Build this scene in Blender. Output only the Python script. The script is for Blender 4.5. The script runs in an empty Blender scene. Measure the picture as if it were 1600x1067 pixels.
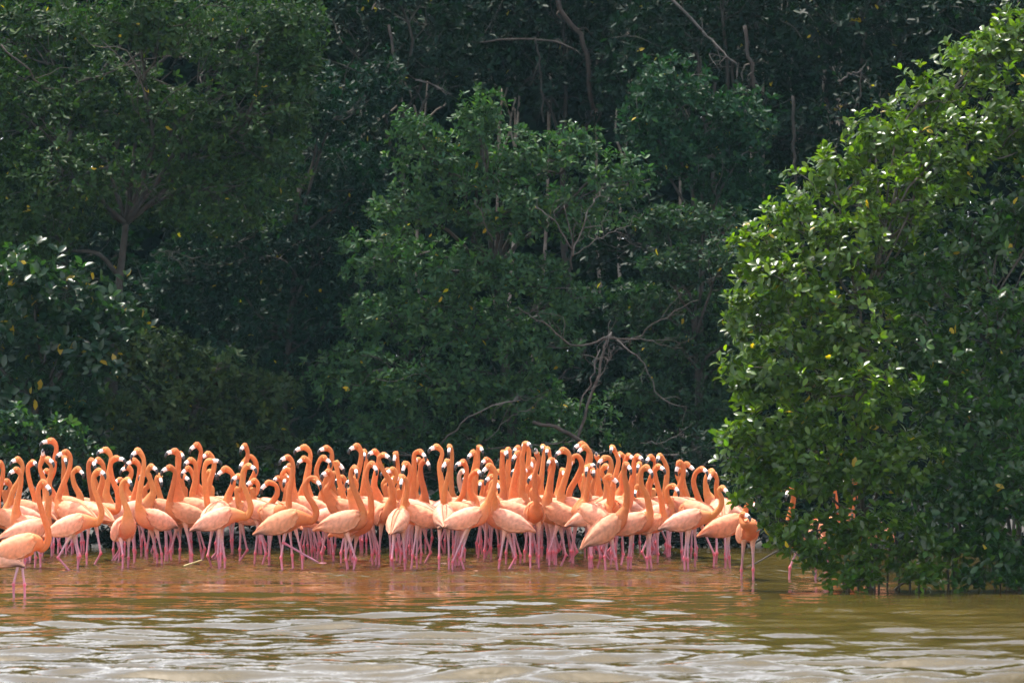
import bpy, math, random
import numpy as np
from mathutils import Vector, Matrix

R = math.radians
rng = np.random.default_rng(11)
random.seed(7)
sc = bpy.context.scene
COL = sc.collection

# ------------------------------------------------------------------ camera, sky, sun, exposure
F_PX, CAM_Z, HOR = 8000.0, 3.0, 500.0          # focal length in photo pixels (1600 wide), eye height, horizon row
cam_d = bpy.data.cameras.new('camera')
cam_d.sensor_width = 36.0
cam_d.lens = F_PX / 1600.0 * 36.0
cam_d.clip_start, cam_d.clip_end = 1.0, 3000.0
cam_d.dof.use_dof = True
cam_d.dof.focus_distance = 61.0
cam_d.dof.aperture_fstop = 3.4
cam = bpy.data.objects.new('camera', cam_d)
COL.objects.link(cam)
cam.location = (0, 0, CAM_Z)
cam.rotation_euler = (R(90) - math.atan((533.5 - HOR) / F_PX), 0, 0)
sc.camera = cam

SUN_EL, SUN_AZ = R(70), R(-34)                 # sun high, beyond the trees, a little to the left
world = bpy.data.worlds.new('World')
sc.world = world
world.use_nodes = True
wn = world.node_tree
sky = wn.nodes.new('ShaderNodeTexSky')
sky.sky_type = 'NISHITA'
sky.sun_disc = False
sky.sun_elevation = SUN_EL
sky.sun_rotation = SUN_AZ
sky.air_density, sky.dust_density, sky.ozone_density = 1.0, 5.0, 2.5
bg = wn.nodes['Background']
bg.inputs['Strength'].default_value = 0.15
# white haze and distant cloud that thin out towards the zenith, the same all round
tc_ = wn.nodes.new('ShaderNodeTexCoord')
sx_ = wn.nodes.new('ShaderNodeSeparateXYZ')
wn.links.new(tc_.outputs['Generated'], sx_.inputs[0])
zr_ = wn.nodes.new('ShaderNodeValToRGB')
zr_.color_ramp.elements[0].position, zr_.color_ramp.elements[0].color = 0.22, (.80, .80, .80, 1)
zr_.color_ramp.elements[1].position, zr_.color_ramp.elements[1].color = 0.62, (.05, .05, .05, 1)
wn.links.new(sx_.outputs['Z'], zr_.inputs['Fac'])
mp_ = wn.nodes.new('ShaderNodeMapping'); mp_.inputs['Scale'].default_value = (1.0, 1.0, 3.0)
wn.links.new(tc_.outputs['Generated'], mp_.inputs['Vector'])
cn_ = wn.nodes.new('ShaderNodeTexNoise'); cn_.inputs['Scale'].default_value = 3.0; cn_.inputs['Detail'].default_value = 6.0
wn.links.new(mp_.outputs[0], cn_.inputs['Vector'])
cr_ = wn.nodes.new('ShaderNodeMapRange')
cr_.inputs['From Min'].default_value, cr_.inputs['From Max'].default_value = 0.36, 0.60
cr_.inputs['To Min'].default_value, cr_.inputs['To Max'].default_value = 0.45, 1.0
wn.links.new(cn_.outputs['Fac'], cr_.inputs['Value'])
ml_ = wn.nodes.new('ShaderNodeMath'); ml_.operation = 'MULTIPLY'
wn.links.new(zr_.outputs['Color'], ml_.inputs[0]); wn.links.new(cr_.outputs[0], ml_.inputs[1])
cm_ = wn.nodes.new('ShaderNodeMix'); cm_.data_type = 'RGBA'
cm_.inputs[7].default_value = (15.6, 15.6, 15.9, 1)
wn.links.new(ml_.outputs[0], cm_.inputs[0])
wn.links.new(sky.outputs['Color'], cm_.inputs[6])
wn.links.new(cm_.outputs[2], bg.inputs['Color'])

sun_d = bpy.data.lights.new('sun', 'SUN')
sun_d.energy, sun_d.angle, sun_d.color = 5.0, R(0.53), (1.0, 0.95, 0.86)
sun = bpy.data.objects.new('sun', sun_d)
COL.objects.link(sun)
SUNV = Vector((math.sin(SUN_AZ) * math.cos(SUN_EL), math.cos(SUN_AZ) * math.cos(SUN_EL), math.sin(SUN_EL)))
sun.rotation_euler = SUNV.to_track_quat('Z', 'Y').to_euler()
sun.location = SUNV * 60

sc.view_settings.view_transform = 'Standard'
sc.view_settings.look = 'None'
sc.view_settings.gamma = 1.0
sc.view_settings.exposure = 1.25
sc.view_settings.use_curve_mapping = False
sc.render.engine = 'CYCLES'
sc.cycles.max_bounces = 8
sc.cycles.diffuse_bounces = 4
sc.cycles.glossy_bounces = 3
sc.cycles.transmission_bounces = 4
sc.cycles.sample_clamp_indirect = 6.0


def at(px, py, D):
    """The point of the place seen at photo pixel px, py when it stands D metres off."""
    return np.array([(px - 800.0) / F_PX * D, D, CAM_Z - (py - HOR) / F_PX * D])


# ------------------------------------------------------------------ mesh helpers
class MB:
    """Collects vertices, faces and per-vertex tints, then links them as ONE mesh object."""
    def __init__(self):
        self.v, self.f, self.c, self.m, self.n = [], [], [], [], 0

    def add(self, V, faces, col=(1, 1, 1), mi=0):
        V = np.asarray(V, float).reshape(-1, 3)
        self.v.append(V)
        for F in (faces if isinstance(faces, list) else [faces]):
            F = np.asarray(F, np.int64)
            if len(F):
                self.f.append(F + self.n)
                self.m.append(np.full(len(F), mi, np.int32))
        c = np.asarray(col, float)
        if c.ndim == 1:
            c = np.tile(c[:3], (len(V), 1))
        self.c.append(c)
        self.n += len(V)

    def mesh(self, name, mats, smooth=True, tint=True):
        me = bpy.data.meshes.new(name)
        V = np.concatenate(self.v)
        tot = np.concatenate([np.full(len(F), F.shape[1], np.int32) for F in self.f])
        idx = np.concatenate([F.ravel() for F in self.f]).astype(np.int32)
        me.vertices.add(len(V))
        me.vertices.foreach_set('co', V.astype(np.float32).ravel())
        me.loops.add(len(idx))
        me.loops.foreach_set('vertex_index', idx)
        me.polygons.add(len(tot))
        start = np.zeros(len(tot), np.int32)
        start[1:] = np.cumsum(tot)[:-1]
        me.polygons.foreach_set('loop_start', start)
        for m in (mats if isinstance(mats, (list, tuple)) else [mats]):
            me.materials.append(m)
        me.polygons.foreach_set('material_index', np.concatenate(self.m))
        if smooth:
            me.polygons.foreach_set('use_smooth', np.ones(len(tot), bool))
        if tint:
            a = me.color_attributes.new('tint', 'FLOAT_COLOR', 'POINT')
            C = np.concatenate(self.c)
            a.data.foreach_set('color', np.hstack([C, np.ones((len(C), 1))]).astype(np.float32).ravel())
        me.update(calc_edges=True)
        return me

    def build(self, name, mats, parent=None, smooth=True, tint=True):
        return link(name, self.mesh(name, mats, smooth, tint), parent)


def link(name, me, parent=None):
    o = bpy.data.objects.new(name, me)
    COL.objects.link(o)
    o.parent = parent
    return o


def empty(name, loc, label, cat, group=None):
    o = bpy.data.objects.new(name, None)
    COL.objects.link(o)
    o.location = loc
    o.empty_display_size = 0.2
    tag(o, label, cat, group)
    return o


def tag(o, label=None, cat=None, group=None, kind=None):
    if label: o['label'] = label
    if cat: o['category'] = cat
    if group: o['group'] = group
    if kind: o['kind'] = kind
    return o


def spline(P, per=5):
    """Catmull-Rom through P; returns points and the fractional index of each."""
    P = np.asarray(P, float)
    Q = np.vstack([2 * P[0] - P[1], P, 2 * P[-1] - P[-2]])
    out, par = [], []
    for i in range(len(P) - 1):
        p0, p1, p2, p3 = Q[i:i + 4]
        for k in range(per):
            t = k / per
            out.append(0.5 * ((2 * p1) + (p2 - p0) * t + (2 * p0 - 5 * p1 + 4 * p2 - p3) * t * t
                              + (3 * p1 - p0 - 3 * p2 + p3) * t ** 3))
            par.append(i + t)
    out.append(P[-1]); par.append(len(P) - 1.0)
    return np.array(out), np.array(par)


def sweep(path, rw, rh, n=10, up=(0, 0, 1), caps=True):
    """A closed tube along path; rw / rh are half width and half height at each point."""
    path = np.asarray(path, float)
    m = len(path)
    rw = np.broadcast_to(rw, (m,)); rh = np.broadcast_to(rh, (m,))
    T = np.gradient(path, axis=0)
    T /= np.linalg.norm(T, axis=1)[:, None] + 1e-9
    u = np.asarray(up, float)
    u = u - T[0] * u.dot(T[0])
    if np.linalg.norm(u) < 1e-3:
        u = np.cross(T[0], (0.3, 0.9, 0.1))
    u /= np.linalg.norm(u)
    a = np.linspace(0, 2 * math.pi, n, endpoint=False)
    V = np.empty((m, n, 3))
    for i in range(m):
        u = u - T[i] * u.dot(T[i])
        u /= np.linalg.norm(u) + 1e-9
        s = np.cross(T[i], u)
        V[i] = path[i] + np.outer(np.cos(a) * rw[i], s) + np.outer(np.sin(a) * rh[i], u)
    i, j = np.meshgrid(np.arange(m - 1), np.arange(n), indexing='ij')
    b = i * n + j; c = i * n + (j + 1) % n
    F = [np.stack([b, c, c + n, b + n], -1).reshape(-1, 4)]
    V = V.reshape(-1, 3)
    if caps:
        V = np.vstack([V, path[0], path[-1]])
        k = np.arange(n)
        F.append(np.stack([np.full(n, m * n), (k + 1) % n, k], -1))
        F.append(np.stack([np.full(n, m * n + 1), (m - 1) * n + k, (m - 1) * n + (k + 1) % n], -1))
    return V, F


# ------------------------------------------------------------------ materials
def new_mat(name):
    m = bpy.data.materials.new(name)
    m.use_nodes = True
    nt = m.node_tree
    for n in list(nt.nodes):
        nt.nodes.remove(n)
    out = nt.nodes.new('ShaderNodeOutputMaterial')
    return m, nt, out


def N(nt, kind, **kw):
    n = nt.nodes.new(kind)
    for k, v in kw.items():
        if k in n.inputs.keys():
            n.inputs[k].default_value = v
        else:
            setattr(n, k, v)
    return n


def tinted(name, rough, spec=0.5, trans=0.0, trans_gain=(1, 1, 1), noise=None, bump=None, vary=0.0):
    """Base colour from the 'tint' attribute, broken up by noise; part of the light passes through thin pieces."""
    m, nt, out = new_mat(name)
    at_ = N(nt, 'ShaderNodeAttribute', attribute_name='tint')
    col = at_.outputs['Color']
    geo = N(nt, 'ShaderNodeNewGeometry')
    if noise:
        tc = N(nt, 'ShaderNodeTexCoord')
        nz = N(nt, 'ShaderNodeTexNoise', Scale=noise[0], Detail=4.0)
        nt.links.new(tc.outputs['Object'], nz.inputs['Vector'])
        mr = N(nt, 'ShaderNodeMapRange')
        mr.inputs['From Min'].default_value, mr.inputs['From Max'].default_value = 0.3, 0.7
        mr.inputs['To Min'].default_value, mr.inputs['To Max'].default_value = 1 - noise[1], 1 + noise[1]
        nt.links.new(nz.outputs['Fac'], mr.inputs['Value'])
        mx = N(nt, 'ShaderNodeMix', data_type='RGBA', blend_type='MULTIPLY')
        mx.inputs[0].default_value = 1.0
        nt.links.new(col, mx.inputs[6]); nt.links.new(mr.outputs[0], mx.inputs[7])
        col = mx.outputs[2]
    p = N(nt, 'ShaderNodeBsdfPrincipled', Roughness=rough)
    p.inputs['Specular IOR Level'].default_value = spec
    nt.links.new(col, p.inputs['Base Color'])
    if bump:
        tc = N(nt, 'ShaderNodeTexCoord')
        nb = N(nt, 'ShaderNodeTexNoise', Scale=bump[0], Detail=3.0)
        nt.links.new(tc.outputs['Object'], nb.inputs['Vector'])
        bp = N(nt, 'ShaderNodeBump', Strength=bump[1], Distance=bump[2])
        nt.links.new(nb.outputs['Fac'], bp.inputs['Height'])
        nt.links.new(bp.outputs['Normal'], p.inputs['Normal'])
    sh = p.outputs[0]
    if trans:
        g = N(nt, 'ShaderNodeMix', data_type='RGBA', blend_type='MULTIPLY')
        g.inputs[0].default_value = 1.0
        g.inputs[7].default_value = (*trans_gain, 1)
        nt.links.new(col, g.inputs[6])
        tr = N(nt, 'ShaderNodeBsdfTranslucent')
        nt.links.new(g.outputs[2], tr.inputs['Color'])
        ms = N(nt, 'ShaderNodeMixShader', Fac=trans)
        nt.links.new(p.outputs[0], ms.inputs[1]); nt.links.new(tr.outputs[0], ms.inputs[2])
        sh = ms.outputs[0]
    nt.links.new(sh, out.inputs['Surface'])
    return m


M_PLUME = tinted('plumage', 0.75, 0.2, 0.36, (1.1, 0.95, 0.75), noise=(22.0, 0.07))
M_WING = tinted('wing_feathers', 0.7, 0.25, 0.36, (1.1, 0.9, 0.7), noise=(30.0, 0.10))
M_LEGS = tinted('leg_skin', 0.42, 0.5, noise=(60.0, 0.15))
M_BILL = tinted('bill_horn', 0.3, 0.5)
M_LEAF = tinted('mangrove_leaf', 0.5, 0.08, 0.24, (1.4, 1.9, 0.65))
M_BIGLEAF = tinted('glossy_leaf', 0.32, 0.36, 0.42, (2.3, 2.3, 0.5))
M_BARK = tinted('bark', 0.9, 0.2, noise=(9.0, 0.4), bump=(40.0, 0.6, 0.02))


def water_material():
    m, nt, out = new_mat('muddy_water')
    tc = N(nt, 'ShaderNodeTexCoord')
    mp = N(nt, 'ShaderNodeMapping'); mp.inputs['Scale'].default_value = (0.35, 0.16, 1)
    nt.links.new(tc.outputs['Object'], mp.inputs['Vector'])
    nz = N(nt, 'ShaderNodeTexNoise', Scale=1.0, Detail=4.0)
    nt.links.new(mp.outputs[0], nz.inputs['Vector'])
    rp = N(nt, 'ShaderNodeValToRGB')
    rp.color_ramp.elements[0].position, rp.color_ramp.elements[0].color = 0.3, (0.036, 0.026, 0.005, 1)
    rp.color_ramp.elements[1].position, rp.color_ramp.elements[1].color = 0.75, (0.048, 0.035, 0.008, 1)
    nt.links.new(nz.outputs['Fac'], rp.inputs['Fac'])
    p = N(nt, 'ShaderNodeBsdfPrincipled', Roughness=0.04, IOR=1.333)
    nt.links.new(rp.outputs[0], p.inputs['Base Color'])
    mp2 = N(nt, 'ShaderNodeMapping'); mp2.inputs['Scale'].default_value = (7.0, 9.0, 1)
    nt.links.new(tc.outputs['Object'], mp2.inputs['Vector'])
    n2 = N(nt, 'ShaderNodeTexNoise', Scale=1.0, Detail=3.0)
    nt.links.new(mp2.outputs[0], n2.inputs['Vector'])
    ch = N(nt, 'ShaderNodeAttribute', attribute_name='tint')      # red channel: how ruffled the water is there
    mu = N(nt, 'ShaderNodeMath', operation='MULTIPLY')
    nt.links.new(n2.outputs['Fac'], mu.inputs[0]); nt.links.new(ch.outputs['Color'], mu.inputs[1])
    bp = N(nt, 'ShaderNodeBump', Strength=1.0, Distance=0.045)
    nt.links.new(mu.outputs[0], bp.inputs['Height'])
    nt.links.new(bp.outputs['Normal'], p.inputs['Normal'])
    nt.links.new(p.outputs[0], out.inputs['Surface'])
    return m


def mud_material():
    m, nt, out = new_mat('mud')
    tc = N(nt, 'ShaderNodeTexCoord')
    nz = N(nt, 'ShaderNodeTexNoise', Scale=1.7, Detail=8.0)
    nt.links.new(tc.outputs['Object'], nz.inputs['Vector'])
    rp = N(nt, 'ShaderNodeValToRGB')
    rp.color_ramp.elements[0].color = (0.006, 0.005, 0.004, 1)
    rp.color_ramp.elements[1].color = (0.016, 0.013, 0.010, 1)
    nt.links.new(nz.outputs['Fac'], rp.inputs['Fac'])
    p = N(nt, 'ShaderNodeBsdfPrincipled', Roughness=0.7)
    nt.links.new(rp.outputs[0], p.inputs['Base Color'])
    bp = N(nt, 'ShaderNodeBump', Strength=0.7, Distance=0.1)
    nt.links.new(nz.outputs['Fac'], bp.inputs['Height'])
    nt.links.new(bp.outputs['Normal'], p.inputs['Normal'])
    nt.links.new(p.outputs[0], out.inputs['Surface'])
    return m


# ------------------------------------------------------------------ water and bank
def axis(parts):
    return np.unique(np.concatenate([np.linspace(a, b, n) for a, b, n in parts]).round(4))


def sstep(a, b, x):
    t = np.clip((x - a) / (b - a), 0, 1)
    return t * t * (3 - 2 * t)


def build_water():
    xs = axis([(-900, -30, 20), (-30, -9, 36), (-9, 9, 175), (9, 30, 36), (30, 900, 20)])
    ys = axis([(-300, 20, 20), (20, 38, 60), (38, 56, 390), (56, 67.5, 210), (68, 90, 10), (90, 1500, 14)])
    X, Y = np.meshgrid(xs, ys)
    Z = np.zeros_like(X)
    r = np.random.default_rng(4)
    env = 0.12 + 0.42 * sstep(60.8, 57.4, Y) + 0.75 * sstep(56.5, 44.5, Y) + 0.55 * sstep(48.5, 43.0, Y)
    cat = np.clip(.5 + .5 * np.sin(1.7 * X + 2.2 * np.sin(.8 * Y)) * np.sin(1.5 * Y + 1.6 * np.sin(.7 * X)), 0, 1) ** 2
    env = env + 0.38 * cat * sstep(60.0, 57.0, Y) * sstep(46.0, 52.0, Y)      # cat's paws of wind
    env = env + 0.40 * np.exp(-((X - 1.5) / 1.1) ** 2 - ((Y - 56.0) / 1.2) ** 2)
    env = env * (1 - 0.6 * sstep(2.2, 4.6, X) * sstep(53.5, 55.5, Y))       # lee of the mangrove bush
    env = np.where(Y < 36, np.maximum(env * 0.5, 0.1), env)
    gust = 0.86 + 0.26 * np.sin(X * 0.45 + 1.3 * np.sin(Y * 0.21)) * np.sin(Y * 0.33 + 0.7)
    for k in range(150):
        lam = 0.19 * (2.6 / 0.19) ** r.random()
        th = r.normal(0, 0.27)
        sl = 0.0125 if lam > .8 else 0.0235
        a = sl * lam / (2 * math.pi)
        kx, ky = 2 * math.pi / lam * math.sin(th), 2 * math.pi / lam * math.cos(th)
        ph = r.random() * 6.283
        dec = 1.0 if lam > 0.8 else (1 - 0.5 * sstep(50, 60, Y))
        Z += a * np.sin(kx * X + ky * Y + ph) * dec
    Z *= env * gust
    fine = (np.abs(X) < 30) & (Y > 20) & (Y < 68)
    Z = np.where(fine, Z, 0)
    # little ripples stirred up by the wading flock
    stir = sstep(58.2, 60.4, Y) * sstep(66.5, 65.0, Y) * sstep(4.4, 3.6, X + 0 * Y)
    Z2 = np.zeros_like(X)
    for k in range(26):
        lam = 0.16 * (0.5 / 0.16) ** r.random()
        th = r.uniform(-1.2, 1.2)
        a = 0.044 * lam / 6.283
        Z2 += a * np.sin(6.283 / lam * (math.sin(th) * X + math.cos(th) * Y) + r.random() * 6.283)
    Z += Z2 * stir
    V = np.stack([X, Y, Z], -1).reshape(-1, 3)
    ny, nx = X.shape
    i, j = np.meshgrid(np.arange(ny - 1), np.arange(nx - 1), indexing='ij')
    b = i * nx + j
    F = np.stack([b, b + 1, b + 1 + nx, b + nx], -1).reshape(-1, 4)
    ruff = (0.06 + 0.5 * stir + 0.14 * sstep(56, 46, Y)).reshape(-1)
    mb = MB()
    mb.add(V, F, np.stack([ruff] * 3, -1))
    o = mb.build('lagoon_water', water_material())
    tag(o, kind='structure')


def build_bank():
    xs = axis([(-900, -30, 16), (-30, 30, 121), (30, 900, 16)])
    ys = axis([(65.0, 80, 46), (80, 140, 20), (140, 1500, 12)])
    X, Y = np.meshgrid(xs, ys)
    r = np.random.default_rng(5)
    Z = -0.35 + 0.55 * sstep(66.2, 70.5, Y + 0.35 * np.sin(X * 1.1) + 0.3 * np.sin(X * 2.7 + 1)) + 0.35 * sstep(70, 90, Y)
    for k in range(14):
        lam = r.uniform(0.8, 4)
        th = r.uniform(0, 6.283)
        Z += 0.02 * np.sin(6.283 / lam * (math.cos(th) * X + math.sin(th) * Y) + r.random() * 6) * sstep(66, 69, Y)
    ny, nx = X.shape
    i, j = np.meshgrid(np.arange(ny - 1), np.arange(nx - 1), indexing='ij')
    b = i * nx + j
    F = np.stack([b, b + 1, b + 1 + nx, b + nx], -1).reshape(-1, 4)
    mb = MB()
    mb.add(np.stack([X, Y, Z], -1).reshape(-1, 3), F)
    tag(mb.build('mud_bank', mud_material()), kind='structure')


build_water()
build_bank()

# ------------------------------------------------------------------ foliage
LEAF_FAR = (np.array([(0, 0, 0), (-.21, .34, .06), (-.20, .70, .05), (0, 1, -.06), (.20, .70, .05), (.21, .34, .06)], float),
            np.array([(0, 3, 2, 1), (0, 5, 4, 3)]))
LEAF_MID = (np.array([(0, 0, 0), (-.21, .26, .055), (-.24, .66, .05), (0, 1, -.10), (.24, .66, .05), (.21, .26, .055), (0, .5, 0)], float),
            np.array([(0, 6, 1), (6, 2, 1), (6, 3, 2), (6, 0, 5), (6, 5, 4), (6, 4, 3)]))
LEAF_NEAR = (np.array([(0, 0, 0), (-.17, .2, .05), (-.265, .5, .07), (-.19, .8, .03), (0, 1, -.10),
                       (.19, .8, .03), (.265, .5, .07), (.17, .2, .05), (0, .22, 0), (0, .5, .0), (0, .8, -.04)], float),
             [np.array([(8, 9, 2, 1), (9, 10, 3, 2), (9, 8, 7, 6), (10, 9, 6, 5)]),
              np.array([(0, 8, 1), (10, 4, 3), (8, 0, 7), (4, 10, 5)])])


def leaf_frames(pos, d, nrm, size):
    """Frames for leaves: Y along d, Z near nrm, scaled by size."""
    d = d / (np.linalg.norm(d, axis=1)[:, None] + 1e-9)
    n = nrm - d * np.sum(nrm * d, 1)[:, None]
    n /= np.linalg.norm(n, axis=1)[:, None] + 1e-9
    x = np.cross(d, n)
    return x * size[:, None], d * size[:, None], n * size[:, None], pos


def place_leaves(mb, tmpl, fr, cols):
    T, F = tmpl
    x, y, z, p = fr
    V = (T[None, :, 0, None] * x[:, None] + T[None, :, 1, None] * y[:, None] + T[None, :, 2, None] * z[:, None] + p[:, None])
    k, m = len(T), len(p)
    off = (np.arange(m) * k)[:, None, None]
    fl = [(f[None] + off).reshape(-1, f.shape[1]) for f in (F if isinstance(F, list) else [F])]
    mb.add(V.reshape(-1, 3), fl, np.repeat(cols, k, 0))


def rosettes(r, tips, axes, per, size, spread=1.0):
    """per leaves round each twig tip, opening about the twig's direction."""
    m = len(tips)
    axes = axes / (np.linalg.norm(axes, axis=1)[:, None] + 1e-9)
    ref = np.where(np.abs(axes[:, 2:3]) < 0.9, np.array([[0, 0, 1.0]]), np.array([[1.0, 0, 0]]))
    a = np.cross(axes, ref); a /= np.linalg.norm(a, axis=1)[:, None]
    b = np.cross(axes, a)
    ph = r.random((m, 1)) * 6.283 + np.arange(per)[None] * 2.4 + r.normal(0, .25, (m, per))
    el = r.uniform(0.05, 1.0, (m, per)) * 0.9 / spread
    out = np.cos(ph)[..., None] * a[:, None] + np.sin(ph)[..., None] * b[:, None]
    d = out * np.cos(el)[..., None] + axes[:, None] * np.sin(el)[..., None]
    nr = axes[:, None] * np.cos(el)[..., None] - out * np.sin(el)[..., None]
    nr = nr + r.normal(0, .28, nr.shape)
    s = size * r.uniform(0.62, 1.18, (m, per))
    pos = tips[:, None] - axes[:, None] * (r.random((m, per, 1)) * size * 0.9) + d * size * 0.12
    fr = leaf_frames(pos.reshape(-1, 3), d.reshape(-1, 3), nr.reshape(-1, 3), s.ravel())
    return fr


def leaf_cols(r, n, base, per, yellow=0.01):
    b = np.asarray(base)
    g = np.repeat(r.normal(1.0, .17, n // per + 1), per)[:n]
    c = b[None] * np.clip(g * r.normal(1, .14, n), .5, 1.6)[:, None]
    w = np.clip(r.normal(0, .22, n), -.4, .6)[:, None]
    c = c * (1 + w * np.array([[.55, .12, -.35]]))
    young = r.random(n) < 0.07
    c[young] = c[young] * np.array([1.9, 1.6, .9])
    y = r.random(n) < yellow
    c[y] = np.array([.34, .24, .02]) * r.uniform(.6, 1.1, (y.sum(), 1))
    return np.clip(c, .004, .8)


def branch(mb, p0, p1, r0, r1, r, sag=0.0, wob=0.12, col=(.12, .10, .085), n=6, segs=5):
    p0, p1 = np.asarray(p0, float), np.asarray(p1, float)
    L = np.linalg.norm(p1 - p0)
    t = np.linspace(0, 1, segs)[:, None]
    P = p0 + (p1 - p0) * t + r.normal(0, wob * L / segs, (segs, 3)) * np.sin(t * math.pi)
    P[:, 2] += sag * L * np.sin(t[:, 0] * math.pi)
    Q, par = spline(P, 3)
    rad = np.linspace(r0, r1, len(Q))
    V, F = sweep(Q, rad, rad, n)
    mb.add(V, F, np.asarray(col) * r.uniform(.8, 1.2))
    return Q


BARK_DARK, BARK_PALE, BARK_RED = (.030, .026, .022), (.065, .057, .052), (.034, .027, .023)


def make_tree(name, label, cat, base, lumps, leaf_size, col, seed, near=False, density=1.0, per=6, group=None,
              trunk_r=0.09, yellow=0.003, up=0.55, bark=BARK_DARK, n_single=0, mat=None, bare=(), roots=0, gap=0.0, root_span=(-.6, .6)):
    """lumps: (px, py, rx_px, ry_px, metres off); they become clumps of leafy twigs in the round."""
    r = np.random.default_rng(seed)
    base = np.asarray(base, float)
    t = empty(name, base, label, cat, group)
    L = []
    for px, py, rx, ry, D in lumps:
        c = at(px, py, D) - base
        L.append((c, np.array([rx / F_PX * D, 0.75 * min(rx, ry * 1.2) / F_PX * D, ry / F_PX * D])))
    # trunk up to the middle of the crown, limbs from it into the clumps
    tr, lb = MB(), MB()
    cen = np.mean([c for c, _ in L], 0)
    ztop = max(c[2] + q[2] * .3 for c, q in L)
    top = np.array([cen[0] * .8, cen[1] * .8 + .15, ztop * (.6 if near else .75)])
    P = np.array([(0, 0, -.35), (top[0] * .18, top[1] * .2, top[2] * .3), (top[0] * .55, top[1] * .6, top[2] * .62), top])
    P[1:3] += r.normal(0, .12, (2, 3))
    Q, par = spline(P, 6)
    rad = np.interp(par, [0, .35, 1, 2, 3], [trunk_r * 1.2, trunk_r * .8, trunk_r * .65, trunk_r * .45, trunk_r * .2])
    V, F = sweep(Q, rad, rad, 8)
    tr.add(V, F, bark)
    tr.build('trunk', M_BARK, t)
    fr_all, size_all = [], []
    for c, q in L:
        k = np.argmin(np.linalg.norm(Q - (c + np.array([0, 0, -.9 * q[2]])), axis=1))
        q0 = Q[max(1, min(k, len(Q) - 4))]
        lim = branch(lb, q0, c, max(.016, trunk_r * .3), .010, r, sag=.08, wob=.3, col=bark)
        area = math.pi * q[0] * q[2]
        m = max(12, int(area / (per * leaf_size ** 2 * .45) * 4.6 * density))
        d = r.normal(0, 1, (m, 3)); d /= np.linalg.norm(d, axis=1)[:, None]
        # uneven shell: lobes and hollows so the outline and gaps are irregular
        nlob = 9
        ld = r.normal(0, 1, (nlob, 3)); ld /= np.linalg.norm(ld, axis=1)[:, None]
        lobe = np.max(ld @ d.T, 0)
        rad_s = (0.62 + 0.5 * np.clip(lobe, 0, 1) ** 3) * r.random(m) ** .33 + r.normal(0, .05, m)
        if near:
            out_ = r.random(m) < .03
            rad_s[out_] += r.uniform(.1, .32, out_.sum())
        keep = lobe + r.normal(0, .12, m) > gap
        d, rad_s = d[keep], rad_s[keep]
        tips = c + d * q * rad_s[:, None]
        ax = d * .75 + np.array([0, 0, up]) + r.normal(0, .38, d.shape)
        ok = tips[:, 2] > .05 - base[2]
        tips, ax = tips[ok], ax[ok]
        if len(tips) == 0:
            continue
        for b in range(max(4, int(len(tips) * .05))):
            e = tips[r.integers(len(tips))]
            branch(lb, lim[r.integers(len(lim) // 2, len(lim))], e, .012, .004, r, wob=.35, n=4, segs=4,
                   col=bark if r.random() < .6 else BARK_PALE)
        fr_all.append(rosettes(r, tips, ax, per, leaf_size))
    for pts, r0, r1, colr in bare:                      # bare dead limbs the photo shows
        W = np.array([at(*p) - base for p in pts])
        Qb, pb = spline(W, 5)
        rb = np.linspace(r0, r1, len(Qb)) * (.48 if r0 < .1 else .8)
        Qb = Qb + r.normal(0, .012, Qb.shape)
        V, F = sweep(Qb, rb, rb, 6)
        mbb = MB(); mbb.add(V, F, colr)
        for q in range(0 if r0 > .1 else 5):
            i0 = r.integers(len(Qb) // 3, len(Qb))
            ln = r.uniform(.12, .45)
            dr = Qb[min(i0 + 1, len(Qb) - 1)] - Qb[i0 - 1]; dr /= np.linalg.norm(dr) + 1e-9
            branch(mbb, Qb[i0], Qb[i0] + (dr * .7 + r.normal(0, .55, 3)) * ln, max(.004, rb[i0] * .5), .003, r, wob=.5, n=4, segs=4, col=colr)
        mbb.build('bare_branch', M_BARK, t)
    for k in range(roots):                              # arching prop roots
        mr = MB()
        x1 = r.uniform(*root_span)
        y1 = r.uniform(-.55, .5)
        h = r.uniform(.45, .9)
        lean = r.normal(0, .10)
        P = np.array([(x1 - lean, y1 * .6 + .1, h + .25), (x1 - lean * .5, y1 * .8, h * .7), (x1, y1, h * .3), (x1 + r.normal(0, .03), y1, -.4)])
        Qr, pr = spline(P, 4)
        rr = np.linspace(.014, .009, len(Qr)) * r.uniform(.7, 1.4)
        V, F = sweep(Qr, rr, rr, 6); mr.add(V, F, BARK_DARK)
        mr.build('root', M_BARK, t)
    lb.build('branch', M_BARK, t)['kind'] = 'stuff'
    fr = [np.concatenate([f[i] for f in fr_all]) for i in range(4)]
    n = len(fr[3])
    cols = leaf_cols(r, n, col, per, yellow)
    mat = mat or (M_BIGLEAF if near else M_LEAF)
    tmpl = LEAF_NEAR if near else LEAF_FAR
    single = np.zeros(n, bool)
    if n_single:                                        # the foremost leaves in view become parts of their own
        W = fr[3] + base
        D = W[:, 1]
        sx = W[:, 0] / D * F_PX + 800; sy = HOR - (W[:, 2] - CAM_Z) / D * F_PX
        inside = (sx > 3) & (sx < 1597) & (sy > 3) & (sy < 960)
        face = np.abs(fr[2][:, 1]) / (np.linalg.norm(fr[2], axis=1) + 1e-9)
        cell = (sx // 26).astype(int) * 1000 + (sy // 22).astype(int)
        order = np.argsort(D)
        seen, pick = set(), []
        for i in order:
            if inside[i] and cell[i] not in seen:
                seen.add(cell[i])
                pick.append(i)
        pick = np.array(pick)
        score = face[pick] * np.linalg.norm(fr[1][pick], axis=1)
        pick = pick[np.argsort(-score)[:n_single]]
        single[pick] = True
    mb = MB()
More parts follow.
